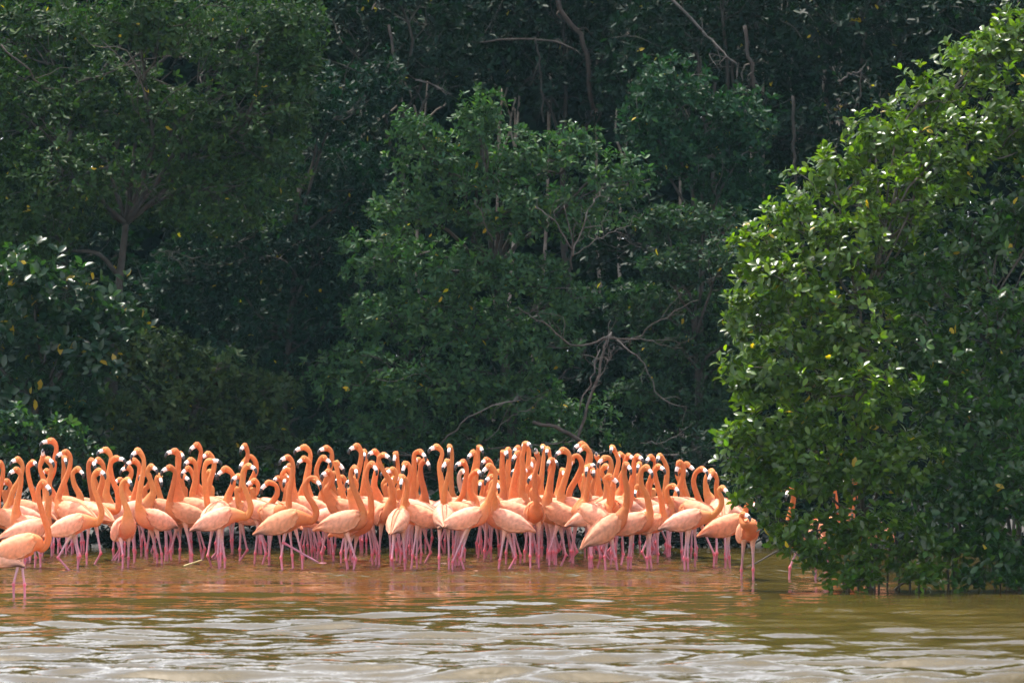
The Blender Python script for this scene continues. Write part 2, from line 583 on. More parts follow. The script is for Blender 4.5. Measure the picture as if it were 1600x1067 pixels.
    place_leaves(mb, LEAF_MID if near else tmpl, [f[~single] for f in fr], cols[~single])
    o = mb.build('foliage', mat, t, smooth=False)
    o['kind'] = 'stuff'
    if n_single:
        vari = []
        for k in range(8):
            ml = MB()
            c8 = leaf_cols(r, per * 4, col, per, 0)[k]
            if k == 7: c8 = np.array([.30, .22, .02])
            ml.add(tmpl[0], tmpl[1], c8)
            vari.append(ml.mesh('leaf', mat, smooth=False))
        for q, i in enumerate(np.where(single)[0]):
            k = q % 7 if r.random() > .012 else 7
            lo = link('leaf', vari[k], t)
            Mx = Matrix.Identity(4)
            for a in range(3):
                Mx[a][0], Mx[a][1], Mx[a][2], Mx[a][3] = fr[0][i][a], fr[1][i][a], fr[2][i][a], fr[3][i][a]
            lo.matrix_local = Mx
    return t


G_BACK = 'trees of the dark forest behind the flock'
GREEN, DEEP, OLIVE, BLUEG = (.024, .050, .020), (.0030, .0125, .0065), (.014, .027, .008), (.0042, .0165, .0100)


def lum(D, rows, dd=0.35, seed=1):
    r = np.random.default_rng(seed)
    return [(a, b, c, d, D + r.normal(0, dd)) for a, b, c, d in rows]


def gbase(px, D):
    b = at(px, 860, D); b[2] = .1
    return b


# far forest mass that closes the view
def forest_mass():
    r = np.random.default_rng(77)
    m = 30000
    px = r.uniform(-700, 2300, m)
    D = r.uniform(82, 90, m)
    py = r.uniform(-420, 880, m) + 60 * np.sin(px * .011) * (r.random(m))
    tips = np.stack([(px - 800) / F_PX * D, D, CAM_Z - (py - HOR) / F_PX * D], -1)
    tips = tips[tips[:, 2] > .2]
    cl = np.sin(tips[:, 0] * 1.7 + 2 * np.sin(tips[:, 2] * .9)) + np.sin(tips[:, 2] * 2.1 + tips[:, 0]) + r.normal(0, .8, len(tips))
    tips = tips[cl > -2.2]
    ax = np.array([0, -.5, .6]) + r.normal(0, .5, tips.shape)
    fr = rosettes(r, tips, ax, 4, .50)
    mb = MB()
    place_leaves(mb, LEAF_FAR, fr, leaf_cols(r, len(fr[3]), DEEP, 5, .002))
    o = mb.build('forest_foliage', M_LEAF, None, smooth=False)
    tag(o, 'dark mass of mangrove leaves closing the forest behind every trunk', kind='stuff')


forest_mass()

REAR = [
    ('tall shaded mangrove with slim trunks behind the top of the central tree', 640, 76.5, DEEP, [(560, 60, 130, 120), (680, 40, 120, 110), (620, -70, 180, 110), (520, 190, 90, 70), (700, 110, 90, 60)]),
    ('tall mangrove with a thick leaning reddish trunk at the top of the forest', 900, 77.5, DEEP, [(800, 10, 120, 100), (880, -60, 190, 100), (960, 60, 110, 100), (830, 110, 90, 60), (930, 150, 90, 60)]),
    ('shaded mangrove with a pale diagonal branch across its dark crown', 1130, 76.0, DEEP, [(1060, 40, 130, 110), (1180, 20, 120, 100), (1120, -80, 190, 100), (1000, 120, 80, 70), (1210, 150, 80, 80)]),
    ('dark mangrove with hanging stems above the bright shoreline bush', 1330, 75.5, DEEP, [(1290, 60, 130, 110), (1410, 60, 130, 120), (1340, -60, 190, 110), (1230, 200, 90, 110), (1350, 200, 110, 90), (1260, 330, 100, 100)]),
    ('dense dark mangrove rising behind the top corner of the shoreline bush', 1560, 75.0, DEEP, [(1520, 20, 140, 110), (1650, 40, 150, 170), (1560, -80, 190, 100), (1480, 120, 100, 90), (1790, 100, 150, 300), (1950, 200, 160, 300)]),
    ('shaded mangrove standing in the gap between the leafy left tree and the central tree', 540, 75.5, DEEP, [(520, 330, 100, 120), (590, 240, 70, 80), (560, 460, 110, 110), (480, 560, 120, 110), (620, 620, 110, 100)]),
    ('dim mangrove low in the forest between the central tree and the shoreline bush', 1120, 74.5, DEEP, [(1080, 420, 110, 110), (1160, 500, 100, 130), (1030, 580, 110, 100), (1140, 660, 120, 100), (960, 360, 100, 100), (1230, 600, 120, 160), (1400, 600, 200, 250), (1700, 600, 250, 250)]),
    ('shaded mangrove filling the top corner behind the leafy left tree', 120, 76.0, DEEP, [(60, -60, 190, 110), (280, -70, 180, 110), (440, -50, 150, 110), (-180, 60, 190, 200), (-330, 300, 200, 300), (90, 420, 190, 130), (300, 500, 160, 130)]),
]
for k, (lab, px, D, col, rows) in enumerate(REAR):
    bare = []
    if k == 1:
        bare = [([(905, -90, D - .9), (870, 0, D - 1.1), (912, 70, D - 1.1), (925, 170, D - .8)], .09, .07, (.028, .021, .017)),
                ([(735, 66, D - 1.3), (840, 62, D - 1.2), (900, 78, D - 1.1)], .035, .03, BARK_RED),
                ([(835, 60, D - 1.4), (845, 110, D - 1.4), (850, 190, D - 1.3)], .03, .03, BARK_DARK)]
    if k == 2:
        bare = [([(1045, -6, D - 1.2), (1098, 50, D - 1.3), (1125, 78, D - 1.3), (1152, 102, D - 1.2)], .045, .03, BARK_PALE),
                ([(1163, 40, D - 1.2), (1172, 100, D - 1.2), (1180, 140, D - 1.1)], .06, .06, BARK_RED)]
    if k == 3:
        bare = [([(1312, 128, D - 1.2), (1325, 118, D - 1.3), (1345, 110, D - 1.3)], .03, .02, BARK_PALE),
                ([(1345, 110, D - 1.3), (1340, 160, D - 1.3), (1324, 190, D - 1.3)], .025, .02, BARK_RED),
                ([(1238, 150, D - 1.2), (1240, 230, D - 1.2), (1244, 300, D - 1.2)], .045, .05, BARK_DARK)]
    if k == 0:
        bare = [([(606, 40, D - 1.2), (618, 90, D - 1.3), (626, 140, D - 1.2)], .05, .045, BARK_RED),
                ([(650, 125, D - 1.4), (680, 136, D - 1.4), (695, 139, D - 1.4)], .03, .02, BARK_PALE)]
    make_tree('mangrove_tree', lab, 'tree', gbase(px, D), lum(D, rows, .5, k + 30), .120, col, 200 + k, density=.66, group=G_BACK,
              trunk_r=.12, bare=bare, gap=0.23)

for k, px in enumerate((575, 655, 770, 795, 842, 925, 1000, 1068, 1095, 1195, 1215, 1258, 1285, 1310, 1368)):
    # slim stems of the forest edge, one tree each
    r = np.random.default_rng(900 + k)
    D = 78.5 + r.uniform(-.6, .9)
    rows = [(px + r.normal(0, 25), r.uniform(-150, -40), 80, 60), (px + r.normal(0, 40), r.uniform(10, 90), 60, 45)]
    names = ('left edge of the gap above the leafy left tree', )
    lab = 'slim bare stemmed mangrove, %s along the dark upper forest edge' % (
        'first second third fourth fifth sixth seventh eighth ninth tenth eleventh twelfth thirteenth fourteenth fifteenth'.split()[k] + ' stem from the left')
    make_tree('slim_mangrove', lab, 'tree', gbase(px, D), lum(D, rows, .3, k), .11, DEEP, 300 + k, density=.6, group='slim stemmed mangroves at the forest edge',
              trunk_r=.055, gap=0.22, bark=(.15, .12, .10) if k % 3 else (.24, .2, .17))

make_tree('mangrove_tree', 'broad leafy mangrove with sunlit top and pale forking branches at the upper left', 'tree', gbase(180, 70.8),
          lum(70.6, [(60, 50, 150, 90), (230, 30, 140, 80), (380, 60, 120, 95), (455, 40, 60, 70), (40, 170, 130, 90), (180, 150, 110, 70), (90, 270, 140, 70),
                     (280, 190, 110, 90), (400, 190, 110, 90), (210, 290, 130, 80), (350, 300, 130, 80), (60, 350, 120, 70), (-110, 120, 140, 190), (440, 120, 70, 80)], .35, 3),
          .098, (.016, .034, .010), 401, density=1.0, group=G_BACK, trunk_r=.13, gap=0.20,
          bare=[([(120, 130, 70.4), (185, 108, 70.2), (240, 70, 70.2), (300, 42, 70.3)], .035, .014, BARK_RED),
                ([(185, 108, 70.2), (230, 92, 70.1), (285, 88, 70.1)], .022, .010, BARK_PALE),
                ([(200, 110, 70.2), (240, 122, 70.2), (262, 134, 70.3)], .025, .012, BARK_RED),
                ([(0, 70, 70.3), (45, 110, 70.2), (65, 140, 70.3)], .03, .02, BARK_RED),
                ([(5, 165, 70.3), (50, 190, 70.1), (85, 228, 70.2)], .035, .02, BARK_RED),
                ([(385, 190, 70.3), (420, 165, 70.1), (480, 163, 70.2)], .018, .01, BARK_PALE),
                ([(186, 280, 70.2), (215, 285, 70.1), (235, 300, 70.2)], .02, .014, BARK_PALE),
                ([(195, 296, 70.2), (222, 290, 70.0), (240, 296, 70.2)], .014, .01, BARK_PALE),
                ([(405, 85, 70.2), (398, 150, 70.1), (380, 195, 70.2)], .02, .03, BARK_RED)])
make_tree('mangrove_tree', 'dim blue green mangrove with drooping boughs between two brighter crowns', 'tree', gbase(430, 72.6),
          lum(72.6, [(500, 160, 90, 70), (590, 130, 50, 60), (480, 270, 110, 70), (570, 290, 60, 80), (370, 380, 140, 80), (500, 400, 110, 90), (300, 440, 110, 70),
                     (440, 510, 130, 90), (570, 480, 70, 90), (380, 590, 110, 80), (520, 620, 110, 80)], .3, 4),
          .10, BLUEG, 402, density=.95, group=G_BACK, gap=0.21,
          bare=[([(235, 400, 71.6), (262, 392, 71.5), (300, 404, 71.6)], .02, .012, BARK_PALE), ([(262, 392, 71.5), (275, 405, 71.5), (285, 415, 71.6)], .014, .01, BARK_PALE)])
make_tree('mangrove_tree', 'middle mangrove with sunlit pointed top and tangled bare grey branches', 'tree', gbase(800, 70.0),
          lum(69.8, [(650, 205, 48, 45), (745, 185, 52, 55), (700, 255, 100, 55), (820, 250, 90, 55), (905, 225, 45, 38), (960, 275, 65, 45), (640, 330, 85, 45),
                     (780, 330, 110, 55), (900, 320, 80, 55), (600, 400, 80, 50), (700, 420, 100, 55), (820, 430, 100, 50), (880, 470, 60, 40), (610, 490, 100, 60), (730, 510, 110, 60),
                     (840, 540, 80, 55), (560, 580, 90, 60), (680, 600, 110, 60), (800, 620, 100, 50), (600, 670, 110, 45), (740, 690, 120, 40), (880, 660, 80, 50)], .3, 5),
          .099, (.023, .052, .021), 403, density=1.05, group=G_BACK, trunk_r=.12, gap=0.22, n_single=0,
          bare=[([(900, 690, 68.9), (930, 600, 68.6), (945, 540, 68.5), (955, 520, 68.6)], .045, .03, BARK_PALE),
                ([(905, 640, 68.6), (925, 590, 68.4), (938, 545, 68.4)], .022, .02, BARK_PALE),
                ([(930, 600, 68.5), (950, 565, 68.4), (960, 540, 68.4)], .014, .018, BARK_PALE),
                ([(955, 525, 68.5), (900, 540, 68.3), (850, 505, 68.4), (810, 480, 68.6)], .035, .014, BARK_RED),
                ([(960, 530, 68.5), (1000, 560, 68.4), (1030, 620, 68.4), (1070, 635, 68.5)], .026, .010, BARK_PALE),
                ([(980, 540, 68.5), (1030, 500, 68.4), (1090, 470, 68.6)], .022, .010, BARK_RED),
                ([(940, 530, 68.5), (1000, 530, 68.4), (1050, 545, 68.5)], .03, .012, BARK_RED),
                ([(892, 420, 69.0), (893, 370, 68.9), (880, 320, 69.0)], .028, .012, BARK_RED),
                ([(893, 400, 68.9), (920, 330, 68.8), (940, 300, 68.9)], .024, .010, BARK_PALE),
                ([(893, 390, 68.9), (865, 345, 68.8), (835, 322, 68.9)], .02, .009, BARK_PALE),
                ([(895, 400, 68.9), (940, 370, 68.8), (985, 350, 68.9)], .016, .008, BARK_PALE),
                ([(770, 375, 69.0), (755, 340, 68.9), (740, 312, 69.0)], .02, .01, BARK_RED),
                ([(690, 690, 68.6), (745, 645, 68.3), (815, 625, 68.3)], .022, .014, BARK_PALE),
                ([(760, 690, 68.5), (800, 650, 68.3), (830, 640, 68.4)], .012, .008, BARK_PALE),
                ([(830, 660, 68.4), (880, 672, 68.2), (930, 710, 68.2), (960, 760, 68.3)], .05, .07, BARK_RED),
                ([(760, 700, 68.3), (830, 695, 68.2), (900, 688, 68.2)], .014, .012, BARK_PALE),
                ([(1000, 690, 68.4), (1040, 690, 68.3), (1065, 675, 68.4)], .014, .008, BARK_PALE)])
make_tree('mangrove_tree', 'mangrove with pale flecked leaves spreading beside the shoreline bush', 'tree', gbase(1080, 71.0),
          lum(70.8, [(1030, 345, 60, 35), (1100, 350, 70, 38), (1140, 400, 50, 45), (1060, 410, 70, 40), (1010, 470, 70, 40), (1100, 480, 70, 45), (1050, 540, 80, 40),
                     (1130, 570, 50, 60), (1020, 610, 80, 45), (1100, 650, 70, 50), (1000, 690, 70, 40), (1200, 500, 80, 100)], .25, 6),
          .092, (.016, .035, .017), 404, density=1.0, group=G_BACK, gap=0.22)
make_tree('mangrove_tree', 'rounded dark green mangrove high behind the central tree, right of its pointed top', 'tree', gbase(1090, 73.2),
          lum(73.2, [(1040, 130, 70, 55), (1100, 180, 90, 60), (1170, 190, 60, 60), (1060, 240, 80, 55), (1140, 270, 80, 60), (1010, 200, 50, 60), (1180, 320, 70, 60)], .3, 7),
          .10, (.009, .029, .013), 405, density=1.0, group=G_BACK, gap=0.20)
make_tree('mangrove_shrub', 'shrub with large rounded leaves at the left edge above the flock', 'shrub', gbase(70, 69.3),
          lum(69.3, [(40, 430, 90, 55), (120, 470, 90, 55), (190, 500, 50, 40), (60, 520, 110, 60), (160, 560, 90, 55), (40, 600, 110, 60), (140, 630, 90, 50), (-70, 520, 90, 140)], .2, 8),
          .155, (.010, .031, .012), 406, near=True, density=1.1, group='shrubs along the mud bank', yellow=.02, n_single=160, gap=0.17)
make_tree('mangrove_shrub', 'low olive green shrub behind the left part of the flock', 'shrub', gbase(300, 69.0),
          lum(69.0, [(240, 550, 65, 45), (330, 580, 80, 50), (230, 630, 85, 50), (350, 650, 100, 50), (430, 620, 60, 50), (280, 700, 120, 45), (420, 700, 90, 40), (200, 720, 80, 40)], .2, 9),
          .105, (.019, .033, .011), 407, density=1.15, group='shrubs along the mud bank', gap=0.18)
make_tree('mangrove_shrub', 'small dark shrub under the big leaved shrub at the left edge', 'shrub', gbase(60, 68.0),
          lum(68.0, [(10, 660, 60, 35), (80, 680, 60, 35), (130, 720, 60, 40), (20, 730, 70, 40)], .15, 10),
          .125, (.013, .038, .016), 408, near=True, density=1.0, group='shrubs along the mud bank', gap=0.17)
make_tree('mangrove_shrub', 'dim shrub on the bank below the tangled bare branches', 'shrub', gbase(820, 68.8),
          lum(68.8, [(560, 720, 90, 40), (690, 730, 90, 35), (840, 730, 80, 30), (1000, 740, 90, 40), (1120, 720, 90, 60)], .15, 12),
          .10, DEEP, 409, density=.9, group='shrubs along the mud bank', gap=0.19)

UNDER = 'behind the big leaved shrub|under the dim blue green mangrove|under the middle mangrove|beside the shoreline bush'.split('|')
for k, px in enumerate((120, 450, 780, 1090)):
    rows = [(px + q * 85 + rng.normal(0, 15), yy + rng.normal(0, 20), 80, 62) for q in range(-2, 3) for yy in (520, 620, 720)]
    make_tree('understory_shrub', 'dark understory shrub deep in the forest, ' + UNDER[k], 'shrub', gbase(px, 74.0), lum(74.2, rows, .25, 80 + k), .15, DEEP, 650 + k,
              density=.7, group='understory shrubs in the dark forest', trunk_r=.05, gap=.05)

LOW = 'between the left edge|under the low olive shrub|left of the middle bare branches|under the leaning fallen trunk|next to the shoreline bush|seen through the bright shoreline bush|seen through the darker edge bush'.split('|')
for k, px in enumerate((40, 330, 620, 900, 1180, 1450, 1720)):
    rows = [(px + q * 62 + rng.normal(0, 12), 785 + rng.normal(0, 14), 62, 52) for q in range(-3, 4)] + [(px + q * 62, 848, 60, 22) for q in range(-3, 4)]
    make_tree('low_shrub', 'low shaded shrub behind the flamingo legs, ' + LOW[k], 'shrub', gbase(px, 67.9), lum(67.8, rows, .12, 60 + k), .11, DEEP, 600 + k,
              density=.8, group='low shrubs at the waterline', trunk_r=.04, gap=.1)

# ------------------------------------------------------------------ the bright shoreline bush
BUSH = [(1196, 400, 62, 60, 57.6), (1235, 335, 60, 52, 57.8), (1300, 270, 65, 58, 58.0), (1375, 215, 70, 62, 58.2), (1450, 150, 62, 55, 58.4), (1530, 95, 70, 58, 58.6),
        (1600, 50, 60, 50, 58.8), (1560, 62, 50, 40, 58.7), (1174, 490, 55, 65, 57.3), (1168, 590, 50, 60, 57.1), (1162, 690, 58, 50, 57.0), (1170, 745, 52, 36, 56.9), (1215, 815, 46, 38, 56.7), (1262, 868, 46, 26, 56.6), (1240, 450, 85, 70, 57.3), (1320, 380, 90, 75, 57.5),
        (1400, 310, 95, 75, 57.7), (1490, 240, 95, 80, 57.9), (1585, 190, 85, 90, 58.2), (1225, 570, 90, 70, 57.0), (1320, 510, 100, 75, 57.1), (1240, 680, 95, 65, 56.8),
        (1340, 620, 110, 75, 56.8), (1200, 760, 70, 45, 56.8), (1300, 740, 110, 60, 56.7), (1400, 720, 100, 70, 56.7), (1270, 830, 80, 45, 56.6), (1360, 830, 100, 55, 56.6), (1330, 885, 60, 30, 56.5),
        (1440, 860, 80, 45, 56.6), (1350, 905, 50, 20, 56.4), (1440, 905, 50, 20, 56.4)]
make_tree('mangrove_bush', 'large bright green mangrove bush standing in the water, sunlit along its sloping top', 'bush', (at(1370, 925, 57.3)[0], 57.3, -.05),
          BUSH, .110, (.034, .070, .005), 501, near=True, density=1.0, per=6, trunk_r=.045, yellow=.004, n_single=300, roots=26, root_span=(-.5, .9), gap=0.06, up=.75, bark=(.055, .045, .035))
BUSH2 = [(1430, 440, 90, 70, 57.6), (1520, 380, 100, 80, 57.8), (1610, 330, 80, 100, 58.0), (1450, 560, 90, 75, 57.2), (1550, 510, 100, 80, 57.4), (1500, 660, 110, 80, 57.0), (1600, 620, 90, 100, 57.3),
         (1480, 780, 100, 70, 56.8), (1580, 760, 100, 80, 56.9), (1540, 860, 90, 50, 56.7), (1530, 905, 60, 20, 56.4), (1600, 905, 50, 20, 56.4), (1620, 880, 70, 45, 56.7), (1700, 450, 110, 170, 58.0), (1700, 750, 110, 170, 57.6), (1680, 200, 110, 160, 58.6),
         (1800, 550, 120, 300, 58.6)]
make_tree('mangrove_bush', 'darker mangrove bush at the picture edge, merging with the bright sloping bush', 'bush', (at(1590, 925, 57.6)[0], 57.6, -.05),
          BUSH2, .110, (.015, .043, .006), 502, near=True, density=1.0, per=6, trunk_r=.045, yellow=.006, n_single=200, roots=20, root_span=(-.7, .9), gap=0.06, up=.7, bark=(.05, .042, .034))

# ------------------------------------------------------------------ flamingos
TILE = {'A': (0, 660, 3.557), 'B': (240, 660, 4.447), 'C': (480, 660, 4.447), 'D': (700, 660, 4.447), 'E': (940, 660, 4.103), 'F': (700, 680, 8.0), 'G': (880, 680, 8.0)}
# per bird: view, row, heading (0 right, 90 away, 180 left, 270 towards us), body centre or None, head, bill tip, neck from head down
BIRDS = [
    ('A', 1, 8, (112, 690), (238, 335), (288, 380), [(212, 372), (215, 430), (240, 520), (265, 600), (262, 665), (235, 700)], 'lone'),
    ('A', 1, 172, (-38, 735), (-140, 420), (-195, 450), [(-120, 450), (-130, 540), (-155, 640), (-118, 700)], 'edge'),
    ('A', 2, 190, (45, 540), (0, 225), (-40, 250), [(18, 260), (10, 330), (-8, 410), (-12, 480)], ''),
    ('A', 3, 185, (110, 520), (100, 205), (62, 220), [(125, 240), (112, 310), (78, 370), (55, 440), (55, 500)], ''),
    ('A', 2, 180, (165, 575), (92, 262), (50, 285), [(118, 300), (108, 380), (92, 460), (92, 525)], ''),
    ('A', 2, 15, (170, 600), (262, 205), (303, 225), [(285, 250), (272, 330), (268, 430), (262, 530)], ''),
    ('A', 3, 160, (165, 500), (180, 222), (208, 232), [(152, 255), (165, 340), (190, 420), (195, 490)], ''),
    ('A', 3, 90, None, (232, 200), (234, 160), [(215, 250), (232, 310), (250, 380), (262, 470)], ''),
    ('A', 3, 200, None, (290, 102), (228, 112), [(315, 135), (305, 210), (298, 270), (270, 340), (285, 430)], ''),
    ('A', 2, 150, (400, 465), (362, 165), (308, 190), [(388, 195), (380, 265), (350, 340), (320, 420), (325, 485)], ''),
    ('A', 3, 30, None, (355, 195), (370, 225), [(352, 250), (350, 320), (362, 400), (385, 480)], ''),
    ('A', 3, 10, None, (432, 258), (470, 292), [(403, 285), (412, 345), (440, 400), (462, 460)], ''),
    ('A', 3, 170, None, (508, 212), (535, 245), [(490, 245), (500, 330), (518, 420), (520, 480)], ''),
    ('A', 1.5, 0, (400, 570), (550, 268), (592, 290), [(520, 295), (520, 360), (545, 430), (565, 500), (545, 555)], 'walk'),
    ('A', 3, 180, None, (545, 208), (520, 225), [(575, 245), (568, 330), (550, 400), (540, 480)], ''),
    ('A', 3, 190, None, (590, 152), (543, 165), [(618, 190), (608, 270), (592, 380), (588, 480)], ''),
    ('A', 2, 140, (510, 500), (640, 200), (687, 208), [(610, 235), (622, 320), (650, 400), (645, 490)], ''),
    ('A', 1.5, 290, (690, 590), (712, 315), (742, 338), [(680, 345), (690, 420), (712, 480), (700, 545)], ''),
    ('A', 3, 190, None, (745, 212), (700, 235), [(775, 245), (768, 330), (745, 420), (742, 510)], ''),
    ('A', 1.5, 222, (850, 540), (772, 155), (733, 185), [(802, 205), (797, 285), (782, 370), (775, 450)], ''),
    ('B', 2.5, 170, None, (40, 372), (60, 425), [(18, 400), (32, 470), (50, 540), (60, 610)], ''),
    ('B', 2, 180, (215, 630), (112, 312), (52, 342), [(148, 345), (135, 440), (112, 540), (118, 620)], ''),
    ('B', 3, 185, None, (150, 200), (85, 215), [(178, 240), (168, 330), (160, 420), (162, 560)], ''),
    ('B', 3, 30, None, (180, 218), (214, 240), [(162, 265), (172, 340), (192, 440), (212, 580)], ''),
    ('B', 3, 180, None, (300, 155), (250, 192), [(328, 195), (320, 270), (300, 360), (300, 480)], ''),
    ('B', 2.5, 182, (410, 600), (258, 262), (213, 290), [(292, 295), (290, 400), (270, 500), (290, 560)], ''),
    ('B', 3, 150, None, (235, 320), (190, 362), [(262, 345), (290, 420), (330, 475), (345, 560)], ''),
    ('B', 3, 180, None, (378, 218), (333, 248), [(415, 255), (418, 320), (390, 410), (370, 520)], ''),
    ('B', 2, 60, (440, 630), (375, 272), (465, 268), [(350, 310), (345, 390), (358, 490), (375, 600)], ''),
    ('B', 2.5, 178, (610, 625), (500, 322), (438, 370), [(548, 360), (550, 430), (522, 500), (510, 595)], ''),
    ('B', 3, 200, None, (635, 160), (605, 192), [(655, 210), (645, 280), (620, 400), (598, 550)], ''),
    ('B', 3, 40, None, (630, 275), (605, 300), [(665, 235), (702, 270), (708, 330), (680, 400), (640, 480), (630, 560)], ''),
    ('B', 1, 0, (455, 668), (660, 302), (718, 325), [(622, 335), (620, 420), (650, 500), (675, 590), (650, 650)], ''),
    ('B', 2.5, 150, (845, 650), (798, 418), (738, 470), [(848, 440), (855, 500), (810, 570), (770, 630)], ''),
    ('B', 3, 170, None, (862, 388), (833, 402), [(905, 400), (950, 460), (990, 520), (1000, 570)], ''),
    ('B', 3, 185, None, (920, 395), (905, 420), [(890, 370), (925, 325), (960, 360), (965, 440), (950, 540)], ''),
    ('B', 2, 215, (955, 620), (935, 240), (880, 262), [(968, 280), (966, 370), (945, 480), (938, 590)], ''),
    ('B', 3, 185, None, (1050, 172), (975, 198), [(1088, 210), (1082, 280), (1060, 400), (1045, 540)], ''),
    ('B', 2.5, 180, (1110, 640), (1045, 250), (998, 285), [(1085, 285), (1070, 380), (1030, 480), (1012, 590)], ''),
    ('B', 3, 190, None, (1205, 178), (1145, 195), [(1238, 210), (1232, 290), (1200, 400), (1150, 550)], ''),
    ('B', 1, 0, (910, 690), (1120, 395), (1168, 442), [(1085, 388), (1055, 430), (1065, 500), (1105, 560), (1130, 625), (1105, 680)], 'stretch'),
    ('B', 2.5, 10, (1060, 650), (1180, 245), (1238, 285), [(1150, 270), (1130, 350), (1160, 440), (1190, 520), (1190, 595)], ''),
    ('C', 2.5, 10, (150, 660), (200, 275), (262, 335), [(210, 340), (225, 420), (248, 500), (265, 600)], ''),
    ('C', 3, 60, None, (185, 350), (165, 390), [(170, 400), (180, 460), (205, 540), (220, 600)], ''),
    ('C', 2.5, 180, (420, 580), (345, 165), (287, 190), [(375, 210), (365, 300), (335, 400), (308, 480), (318, 555)], ''),
    ('C', 3, 250, None, (400, 200), (400, 240), [(412, 250), (408, 330), (395, 440), (385, 560)], ''),
    ('C', 1.5, 0, (270, 690), (332, 315), (348, 360), [(305, 345), (310, 420), (350, 520), (385, 610), (385, 670)], ''),
    ('C', 2, 330, (330, 720), (450, 285), (492, 340), [(420, 320), (412, 400), (440, 500), (445, 600), (425, 680)], ''),
    ('C', 2.5, 190, None, (470, 202), (422, 222), [(498, 240), (482, 330), (465, 430), (470, 560)], ''),
    ('C', 1.5, 285, (545, 640), (530, 222), (583, 243), [(500, 250), (530, 330), (580, 410), (600, 500), (580, 590)], ''),
    ('C', 3, 90, None, (615, 215), (602, 265), [(625, 270), (635, 380), (652, 480), (660, 560)], ''),
    ('C', 1.5, 182, (775, 650), (680, 288), (662, 345), [(705, 295), (718, 350), (700, 430), (680, 520), (672, 600)], ''),
    ('C', 3, 30, None, (785, 205), (828, 245), [(745, 220), (742, 300), (735, 420), (725, 560)], ''),
    ('C', 3, 160, None, (772, 258), (738, 270), [(785, 310), (770, 400), (750, 480), (735, 570)], ''),
    ('C', 3, 20, None, (820, 265), (855, 305), [(790, 300), (790, 380), (812, 480), (830, 590)], ''),
    ('C', 2.5, 200, None, (902, 168), (843, 188), [(938, 210), (920, 300), (935, 420), (945, 560)], ''),
    ('C', 3, 255, None, (992, 165), (984, 212), [(1008, 225), (1000, 350), (1005, 470), (1005, 550)], ''),
    ('C', 1.5, 92, (950, 650), (975, 270), (945, 310), [(985, 330), (965, 430), (950, 520), (950, 590)], ''),
    ('C', 2, 165, (1065, 600), (1082, 282), (1030, 298), [(1110, 320), (1098, 400), (1080, 500), (1030, 570)], ''),
    ('C', 1, 0, (1120, 665), (1265, 302), (1212, 350), [(1305, 340), (1300, 430), (1262, 540), (1240, 640)], ''),
    ('C', 1.5, 75, (635, 680), (660, 380), (650, 430), [(690, 420), (690, 500), (672, 580)], 'hid'),
    ('F', 3, 170, None, (190, 332), (80, 385), [(225, 400), (235, 500), (212, 640), (195, 780)], ''),
    ('F', 3, 20, None, (185, 450), (218, 478), [(145, 490), (138, 560), (160, 660), (205, 780)], 'pale'),
    ('F', 3, 200, None, (315, 215), (243, 280), [(345, 260), (340, 360), (310, 500), (280, 680), (280, 860)], ''),
    ('F', 3, 20, None, (392, 150), (442, 200), [(375, 220), (372, 350), (350, 480), (330, 680), (330, 860)], ''),
    ('F', 3, 190, None, (480, 305), (415, 350), [(540, 345), (545, 440), (500, 580), (480, 760), (490, 880)], ''),
    ('F', 2, 30, None, (370, 455), (408, 478), [(300, 490), (262, 580), (275, 700), (335, 810), (370, 900)], ''),
    ('F', 3, 150, None, (412, 590), (395, 640), [(440, 650), (425, 760), (450, 860), (450, 930)], ''),
    ('F', 2.5, 40, None, (690, 215), (728, 235), [(680, 265), (676, 400), (684, 600), (690, 840)], ''),
    ('F', 3, 190, None, (748, 180), (726, 245), [(778, 235), (752, 380), (760, 560), (742, 820)], ''),
    ('F', 3, 190, None, (872, 160), (808, 200), [(905, 230), (890, 400), (860, 600), (850, 840)], ''),
    ('F', 2.5, 185, None, (872, 225), (798, 310), [(888, 290), (848, 480), (815, 660), (800, 840)], ''),
    ('F', 2, 20, (800, 930), (978, 108), (1038, 120), [(945, 200), (925, 300), (938, 450), (925, 700), (900, 900)], ''),
    ('F', 3, 170, None, (965, 110), (925, 150), [(1010, 200), (1000, 400), (1003, 600), (1050, 790)], ''),
    ('F', 1.5, 275, (1080, 940), (1112, 235), (1088, 155), [(1132, 300), (1105, 410), (1078, 520), (1090, 680), (1105, 830)], ''),
    ('F', 3, 250, None, (1050, 300), (1045, 420), [(1075, 340), (1070, 470), (1050, 640), (1040, 840)], ''),
    ('F', 3, 260, None, (1188, 140), (1168, 165), [(1198, 220), (1180, 400), (1160, 600), (1142, 840)], ''),
    ('F', 3, 80, None, (1248, 175), (1235, 210), [(1272, 250), (1290, 400), (1270, 600), (1262, 820)], ''),
    ('F', 2, 178, None, (1315, 320), (1372, 350), [(1272, 340), (1280, 500), (1272, 700), (1262, 860)], ''),
    ('F', 2.5, 180, None, (1440, 188), (1338, 245), [(1512, 240), (1512, 380), (1460, 560), (1415, 720), (1400, 830)], ''),
    ('F', 3, 90, None, (1430, 440), (1448, 490), [(1408, 510), (1390, 650), (1382, 840)], ''),
    ('F', 3, 20, None, (640, 460), (715, 525), [(590, 480), (570, 580), (600, 720), (610, 860)], ''),
    ('D', 1.5, 178, (400, 680), (340, 420), (355, 465), [(312, 410), (298, 460), (322, 530), (345, 610)], ''),
    ('D', 1.5, 178, (770, 640), (715, 262), (688, 290), [(732, 300), (716, 380), (705, 480), (708, 580)], ''),
    ('D', 1.5, 150, (1000, 640), (968, 310), (958, 350), [(978, 350), (975, 420), (958, 530), (942, 640)], ''),
